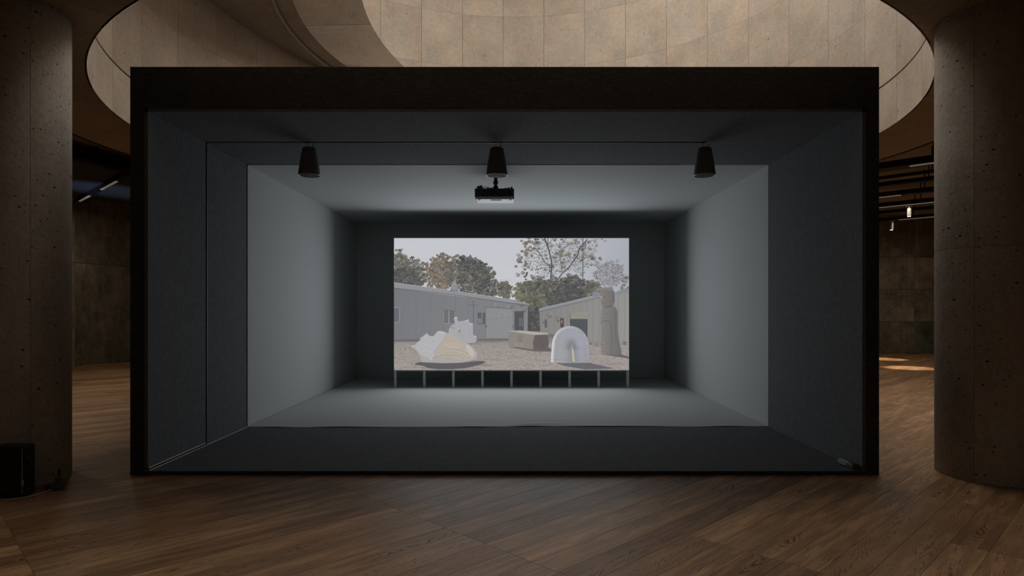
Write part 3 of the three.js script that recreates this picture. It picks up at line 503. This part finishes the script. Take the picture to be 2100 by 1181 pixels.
{
  const g = thing('projection_screen', 'wide projection screen on a row of short pale legs showing sheds and sacks', 'screen', (SCR.x0 + SCR.x1) / 2, B.y0 + 0.006, SCR.d);
  const w = SCR.x1 - SCR.x0, y0 = SCR.y0 - B.y0 - 0.006, y1 = SCR.y1 - B.y0 - 0.006, tex = picture();
  mesh('panel', rbox(w, y1 - y0, 0.03, 0.003, 0, (y0 + y1) / 2, -0.016), M.leg, g);
  const face = new THREE.PlaneGeometry(w - 0.012, y1 - y0 - 0.012).translate(0, (y0 + y1) / 2, 0.0005);
  const im = mesh('screen_image', face, new THREE.MeshStandardMaterial({ color: 0x000000, roughness: 1, emissive: 0xffffff, emissiveMap: tex, emissiveIntensity: 0.97 }), g);
  im.userData.label = 'glowing picture of two white sheds, bare trees, sacks, a box and a silver duct';
  mesh('bottom_rail', rbox(w, 0.018, 0.034, 0.003, 0, y0 - 0.004, -0.016), M.leg, g);
  for (let k = 0; k < 9; k++) mesh('leg', rbox(0.045, y0 - 0.012, 0.045, 0.004, -w / 2 + 0.026 + k * (w - 0.052) / 8, (y0 - 0.012) / 2, -0.02), M.leg, g);
}

// ---------------------------------------------------------------- pendant speakers
function speaker() {
  const g = new THREE.Group();
  const pts = [[0.0, 0.295], [0.052, 0.295], [0.064, 0.291], [0.071, 0.282], [0.082, 0.225], [0.094, 0.155], [0.104, 0.085], [0.110, 0.035], [0.113, 0.008], [0.113, 0.0], [0.106, 0.0], [0.104, 0.008], [0, 0.008]].reverse().map(p => new THREE.Vector2(...p));
  mesh('housing', new THREE.LatheGeometry(pts, 48), M.housing, g);
  const rim = mesh('rim', new THREE.TorusGeometry(0.1095, 0.0045, 10, 48).rotateX(Math.PI / 2).translate(0, 0.001, 0), M.alu, g); rim.userData.label = 'light metal rim';
  const gr = mesh('grille', new THREE.LatheGeometry([[0.0, -0.006], [0.05, -0.004], [0.09, 0.0], [0.106, 0.003]].map(p => new THREE.Vector2(...p)), 40), M.grille, g); gr.userData.label = 'dark grey round grille';
  mesh('badge', cyl(0.006, 0.006, 0.003, 0.004, -0.0065, 0.03), M.white, gr);
  mesh('suspension_wire', tube([[-0.022, 0.29, 0], [-0.021, 0.33, 0], [-0.022, 0.345, 0]], 0.0025, 8, 6), M.blackMetal, g);
  mesh('cable', tube([[0.03, 0.29, 0.01], [0.05, 0.305, 0.012], [0.035, 0.325, 0.01], [0.055, 0.343, 0]], 0.003, 16, 6), M.blackMetal, g);
  mesh('ceiling_hook', cyl(0.012, 0.016, 0.010, -0.022, 0.3442, 0, 14), M.blackMetal, g);
  return g;
}
const sp0 = speaker();
[[-2.19, 'black bell-shaped pendant speaker hanging nearest the panelled booth side'], [-0.197, 'black bell-shaped pendant speaker hanging above the projector'], [2.01, 'black bell-shaped pendant speaker hanging where the ceiling groove ends']].forEach(([x, label], k) => {
  const s = k ? sp0.clone() : sp0; s.name = numbered('pendant_speaker'); s.position.set(x, B.y1 - 0.35, -6.744); s.rotation.y = [0.1, -0.15, 0.3][k];
  s.userData = { label, category: 'speaker', group: 'pendant speakers under the booth ceiling' }; scene.add(s);
});

// ---------------------------------------------------------------- ceiling projector
{
  const g = thing('projector', 'black and white ceiling projector on a short mount in front of screen', 'projector', -0.275, 2.927, 8.47);
  const upper = mesh('upper_casing', rbox(0.515, 0.115, 0.33, 0.012, 0, 0.079, 0), M.plastic, g);
  const lower = new THREE.ExtrudeGeometry(new THREE.Shape([[-0.257, 0.03], [0.257, 0.03], [0.252, 0], [-0.235, 0]].map(p => new THREE.Vector2(...p))), { depth: 0.325, bevelEnabled: true, bevelSize: 0.003, bevelThickness: 0.003, bevelSegments: 2 }).translate(0, -0.004, -0.1625);
  mesh('lower_casing', lower, M.white, g).userData.label = 'white lower casing';
  for (const x of [-0.2, 0.21]) mesh('foot', cyl(0.012, 0.014, 0.008, x, -0.009, 0.12, 16), M.plastic, g);
  mesh('hatch', rbox(0.14, 0.003, 0.07, 0.001, 0.02, -0.0065, 0.10), M.grille, g);
  for (let k = 0; k < 10; k++) mesh('connector_port', rbox(k % 3 ? 0.016 : 0.024, 0.011, 0.006, 0.001, -0.16 + k * 0.038, 0.045 + (k % 4 === 1 ? 0.05 : 0), 0.166), M.blackMetal, upper);
  for (let k = 0; k < 8; k++) mesh('vent_slat', rbox(0.045, 0.004, 0.004, 0.001, 0.2, 0.05 + k * 0.009, 0.166), M.blackMetal, upper);
  mesh('lens', cyl(0.05, 0.055, 0.05, 0.1, 0.075, -0.18, 28).rotateX(0), M.blackMetal, g).rotation.set(0, 0, 0);
  const top = B.y1 - 2.927;
  mesh('mount_plate', rbox(0.16, 0.008, 0.16, 0.003, 0.012, top - 0.0048, 0), M.blackMetal, g);
  mesh('mount_pole', cyl(0.024, 0.024, top - 0.165, 0.012, (top + 0.155) / 2, 0, 20), M.blackMetal, g);
  mesh('mount_collar', cyl(0.033, 0.033, 0.03, 0.012, top - 0.085, 0, 20), M.blackMetal, g);
  mesh('mount_collar', cyl(0.036, 0.030, 0.012, 0.012, top - 0.11, 0, 20), M.alu, g);
  mesh('mount_knuckle', rbox(0.07, 0.045, 0.05, 0.006, 0.012, 0.165, 0), M.blackMetal, g);
  for (const [x, z, a] of [[0.1, 0.06, -0.3], [-0.1, 0.06, 0.3], [0.1, -0.06, 0.3], [-0.1, -0.06, -0.3]]) { const m = mesh('mount_arm', rbox(0.2, 0.012, 0.022, 0.003), M.blackMetal, g); m.position.set(x + 0.012, 0.145, z); m.rotation.y = a; m.rotation.z = x > 0 ? -0.06 : 0.06; }
  const br = mesh('power_adapter', rbox(0.075, 0.045, 0.06, 0.006), M.plastic, g); br.position.set(-0.195, 0.158, 0.08); br.rotation.z = 0.28;
  for (const [x, h] of [[-0.09, 0.012], [0.14, 0.010], [0.19, 0.018], [0.225, 0.026], [0.165, 0.012]]) mesh('clamp', cyl(0.011, 0.013, h, x, 0.1365 + h / 2, 0.12, 12), M.blackMetal, g);
  mesh('cable', tube([[-0.03, 0.14, 0.13], [-0.02, 0.12, 0.172], [0.01, 0.085, 0.178], [0.045, 0.06, 0.172]], 0.0045, 20, 6), M.blackMetal, g);
  mesh('cable', tube([[0.03, 0.14, 0.13], [0.0, 0.11, 0.175], [-0.03, 0.085, 0.178], [-0.05, 0.09, 0.17]], 0.0045, 20, 6), M.blackMetal, g);
  mesh('cable', tube([[-0.16, 0.15, 0.09], [-0.12, 0.165, 0.1], [-0.06, 0.15, 0.1], [-0.01, 0.17, 0.04]], 0.005, 20, 6), M.blackMetal, g);
}

// ---------------------------------------------------------------- small black device on the booth floor, equipment case by the column
{
  const g = thing('floor_device', 'small black plastic device on the booth carpet at the front corner', 'device', 3.062, B.y0, 5.85);
  g.rotation.y = 0.10;
  mesh('casing', rbox(0.06, 0.05, 0.24, 0.012, 0, 0.026, 0), M.plastic, g);
  mesh('top_strip', rbox(0.010, 0.004, 0.15, 0.0015, -0.012, 0.052, -0.03), M.alu, g);
  mesh('side_plate', rbox(0.003, 0.026, 0.13, 0.001, -0.031, 0.026, -0.04), M.pipe, g);

  const c = thing('equipment_case', 'black upright equipment case with a cable loop beside round column', 'case', -4.0, 0, 5.065);
  c.rotation.y = 0.0;
  mesh('body', rbox(0.25, 0.396, 0.12, 0.008, 0, 0.211, 0), M.blackMetal, c);
  const fg = mesh('front_grille', rbox(0.21, 0.34, 0.008, 0.002, -0.005, 0.211, 0.062), M.blackMetal, c);
  for (let k = 0; k < 7; k++) mesh('vent_slot', rbox(0.006, 0.035, 0.004, 0.001, -0.08 + k * 0.025, 0.075, 0.068), M.grille, fg);
  mesh('corner_rail', rbox(0.005, 0.36, 0.006, 0.001, 0.112, 0.215, 0.062), M.pipe, c);
  mesh('latch', rbox(0.016, 0.05, 0.012, 0.003, 0.116, 0.12, 0.065), M.pipe, c);
  mesh('side_handle', tube([[0.125, 0.36, 0], [0.16, 0.35, 0.01], [0.155, 0.28, 0.01], [0.125, 0.25, 0]], 0.006, 20, 8), M.blackMetal, c);
  mesh('cable', tube([[0.125, 0.33, 0.03], [0.165, 0.27, 0.04], [0.14, 0.18, 0.04], [0.132, 0.06, 0.04], [0.14, 0.009, 0.045]], 0.005, 24, 6), M.blackMetal, c);
  for (const x of [-0.1, 0.1]) mesh('foot', cyl(0.018, 0.018, 0.014, x, 0.007, 0.03, 14), M.blackMetal, c);

  const s = thing('power_socket_block', 'black power socket block with upright plug on the floor beside the case', 'socket block', -3.80, 0, 5.24);
  mesh('block', rbox(0.12, 0.055, 0.07, 0.012, 0, 0.0285, 0), M.plastic, s);
  const pl = mesh('plug', rbox(0.045, 0.05, 0.04, 0.010, 0.03, 0.078, 0), M.plastic, s);
  mesh('plug_cable', tube([[0.035, 0.10, 0], [0.036, 0.15, 0.0], [0.034, 0.17, 0]], 0.009, 12, 8), M.blackMetal, pl);
  mesh('cable_tie', tube([[-0.03, 0.055, 0.01], [-0.045, 0.09, 0.02], [-0.05, 0.11, 0.02]], 0.004, 10, 6), M.cord, s);

  const k = mesh('floor_cable', tube([[-4.35, 0.006, -4.80], [-4.10, 0.006, -4.90], [-3.92, 0.006, -4.96], [-3.82, 0.006, -5.08], [-3.80, 0.012, -5.195]], 0.0055, 40, 8), M.cord);
  k.userData = { label: 'pale cable on the wooden floor leading to the socket block', category: 'cable' };
}

// ---------------------------------------------------------------- black track rails, spotlights, dark bulkhead under the outer slab
{
  const RAIL_Y = EYE + 2.55, A = -Math.PI / 4, lampTint = lin(1, 0.86, 0.68);
  const stripGlow = new THREE.MeshStandardMaterial({ color: lin(0.55, 0.50, 0.43), emissive: lampTint, emissiveIntensity: 0.10, roughness: 0.6 });
  const rail = (x, d, len, w, h, label, strips = [], power = 42, hang = [0.15, 0.5, 0.85]) => {      // (x, d): the middle; runs at 45 degrees, far left to near right
    const g = thing('track_rail', label, 'track rail', x, RAIL_Y, d, 'black ceiling track rails'); g.rotation.y = A;
    mesh('beam', new THREE.BoxGeometry(len, h, w).translate(0, h / 2, 0), M.blackMetal, g);
    for (const [a, b] of strips) {
      mesh('lamp_strip', new THREE.BoxGeometry(b - a, 0.014, 0.05).translate((a + b) / 2, -0.0075, w * 0.2), stripGlow, g).userData.label = 'pale dimmed lamp strip under the rail';
      const l = new THREE.RectAreaLight(lampTint, power, b - a, 0.05); l.position.set((a + b) / 2, -0.02, w * 0.2); l.rotation.x = -Math.PI / 2; g.add(l);
    }
    for (const t of hang) mesh('hanger', cyl(0.012, 0.012, SLAB - RAIL_Y - h, (t - 0.5) * len, (SLAB - RAIL_Y + h) / 2, 0, 8), M.blackMetal, g);
    return g;
  };
  // right side: a point (x, d) seen at the booth edge, rails pass through it
  const through = (x, d, len, w, h, label, strips) => { const sx = 0.7071, o = 0.9; return rail(x + sx * o, d - sx * o, len, w, h, label, strips); };
  through(6.75, 11.85, 4.2, 0.34, 0.12, 'broad black track rail nearest the ring soffit', [[-0.35, 1.6]]);
  through(7.25, 12.65, 4.6, 0.07, 0.06, 'thin black track rail next to the broad one');
  through(7.67, 13.39, 4.8, 0.16, 0.08, 'black track rail second outward from the broad one', [[0.25, 1.9]]);
  through(8.42, 14.69, 5.2, 0.2, 0.1, 'black track rail third outward from the broad one', [[-2.2, -0.45]]);
  through(9.3, 16.2, 5.6, 0.34, 0.1, 'black track rail carrying the nearer track spotlight', [[-2.4, 0.35]]);
  through(9.85, 17.3, 5.6, 0.1, 0.08, 'thin black track rail between the two spotlights');
  through(10.75, 18.8, 5.8, 0.3, 0.08, 'black track rail nearest the far wall carrying a spotlight', [[-0.35, 2.0]]);
  // left side
  rail(-9.15, 13.93, 4.6, 0.09, 0.08, 'black track rail crossing in front of the dark bulkhead', [[-1.75, -0.75], [0.35, 1.6]], 62);

  // the same rails run on over the gallery beside both columns; their light is what the ring soffit receives from the floor
  rail(-7.75, 8.7, 4.4, 0.2, 0.1, 'black track rail with lamp strips beside the equipment case column', [[-1.9, -0.2], [0.1, 1.8]], 38);
  rail(8.2, 8.45, 3.0, 0.2, 0.1, 'black track rail with lamp strips beside the column away from the case', [[-1.4, -0.1], [0.1, 1.4]], 38);
  for (const [x, label] of [[-3.6, 'black track rail over the hall in front of the booth, case side'], [3.6, 'black track rail over the hall in front of the booth, far side from the case']]) rail(x, -1.6, 4.0, 0.2, 0.1, label, [[-1.8, -0.1], [0.1, 1.8]], 20);

  const bulk = mesh('ceiling_bulkhead', sweepRing([[8.08, EYE + 2.66], [8.08, EYE + 2.73], [11.9, EYE + 2.73], [11.9, EYE + 2.66]], -112, -34, 50), new THREE.MeshStandardMaterial({ color: lin(0.05, 0.05, 0.052), roughness: 0.8 }));
  bulk.userData = { label: 'black curved ceiling bulkhead beyond the ring soffit', category: 'bulkhead' };
  for (const [x, d, k] of [[-7.95, 12.05, 0], [-7.75, 12.4, 1]]) {
    const m = mesh('ceiling_hanger', cyl(0.03 - k * 0.012, 0.03 - k * 0.012, SLAB - EYE - 2.73, x, (SLAB + EYE + 2.73) / 2, -d, 10), M.blackMetal);
    m.userData = { label: k ? 'thin black hanger rod above the curved bulkhead' : 'thick black hanger post above the curved bulkhead', category: 'hanger' };
  }

  const warm = lin(1, 0.87, 0.70);
  const spotlight = (x, d, tilt, label) => {
    const g = thing('track_spotlight', label, 'spotlight', x, RAIL_Y, d, 'track spotlights over the far floor');
    mesh('adapter', rbox(0.16, 0.03, 0.04, 0.004, 0, -0.016, 0), M.pipe, g);
    mesh('bracket', rbox(0.02, 0.06, 0.03, 0.003, 0, -0.055, 0), M.pipe, g);
    const head = mesh('lamp_head', cyl(0.045, 0.045, 0.2, 0, -0.1, 0, 24), M.pipe, g); head.position.set(0, -0.075, 0); head.rotation.z = tilt;
    const lens = mesh('lamp_lens', cyl(0.038, 0.038, 0.006, 0, -0.203, 0, 24), new THREE.MeshStandardMaterial({ color: lin(0.8, 0.8, 0.8), emissive: warm, emissiveIntensity: 2.2, roughness: 0.5 }), g); lens.position.copy(head.position); lens.rotation.z = tilt;
    const l = new THREE.SpotLight(warm, 70, 0, 0.185, 0.45, 2); l.castShadow = true; l.shadow.radius = 1.2;
    const off = new THREE.Vector3(0, -0.215, 0).applyAxisAngle(new THREE.Vector3(0, 0, 1), tilt).add(head.position), dir = new THREE.Vector3(0, -3, 0).applyAxisAngle(new THREE.Vector3(0, 0, 1), tilt);
    l.position.copy(off); l.target.position.copy(off).add(dir); g.add(l, l.target);
  };
  spotlight(9.81, 15.82, 0.0, 'track spotlight pointing down over the nearer pool of light');
  spotlight(11.0, 18.55, -0.06, 'track spotlight pointing down near the far wall');
}

// ---------------------------------------------------------------- small projector on the floor outside the frame whose blue beam grazes the bulkhead
{
  const g = thing('floor_projector', 'small black projector on the gallery floor throwing a blue beam upward', 'projector', -10.4, 0, 9.6);
  mesh('casing', rbox(0.34, 0.12, 0.28, 0.012, 0, 0.07, 0), M.plastic, g);
  for (const [x, z] of [[-0.13, -0.1], [0.13, -0.1], [-0.13, 0.1], [0.13, 0.1]]) mesh('foot', cyl(0.014, 0.016, 0.012, x, 0.006, z, 12), M.blackMetal, g);
  const blue = lin(0.42, 0.62, 1);
  mesh('lamp_lens', cyl(0.035, 0.035, 0.02, 0, 0.14, -0.06, 20), new THREE.MeshStandardMaterial({ color: lin(0.3, 0.3, 0.3), emissive: blue, emissiveIntensity: 1.5 }), g);
  const l = new THREE.SpotLight(blue, 60, 0, 0.16, 0.8, 2); l.position.set(0, 0.17, -0.06); l.target.position.set(1.15, 4.0, -4.6); l.castShadow = true; g.add(l, l.target);
}

renderer.render(scene, camera);
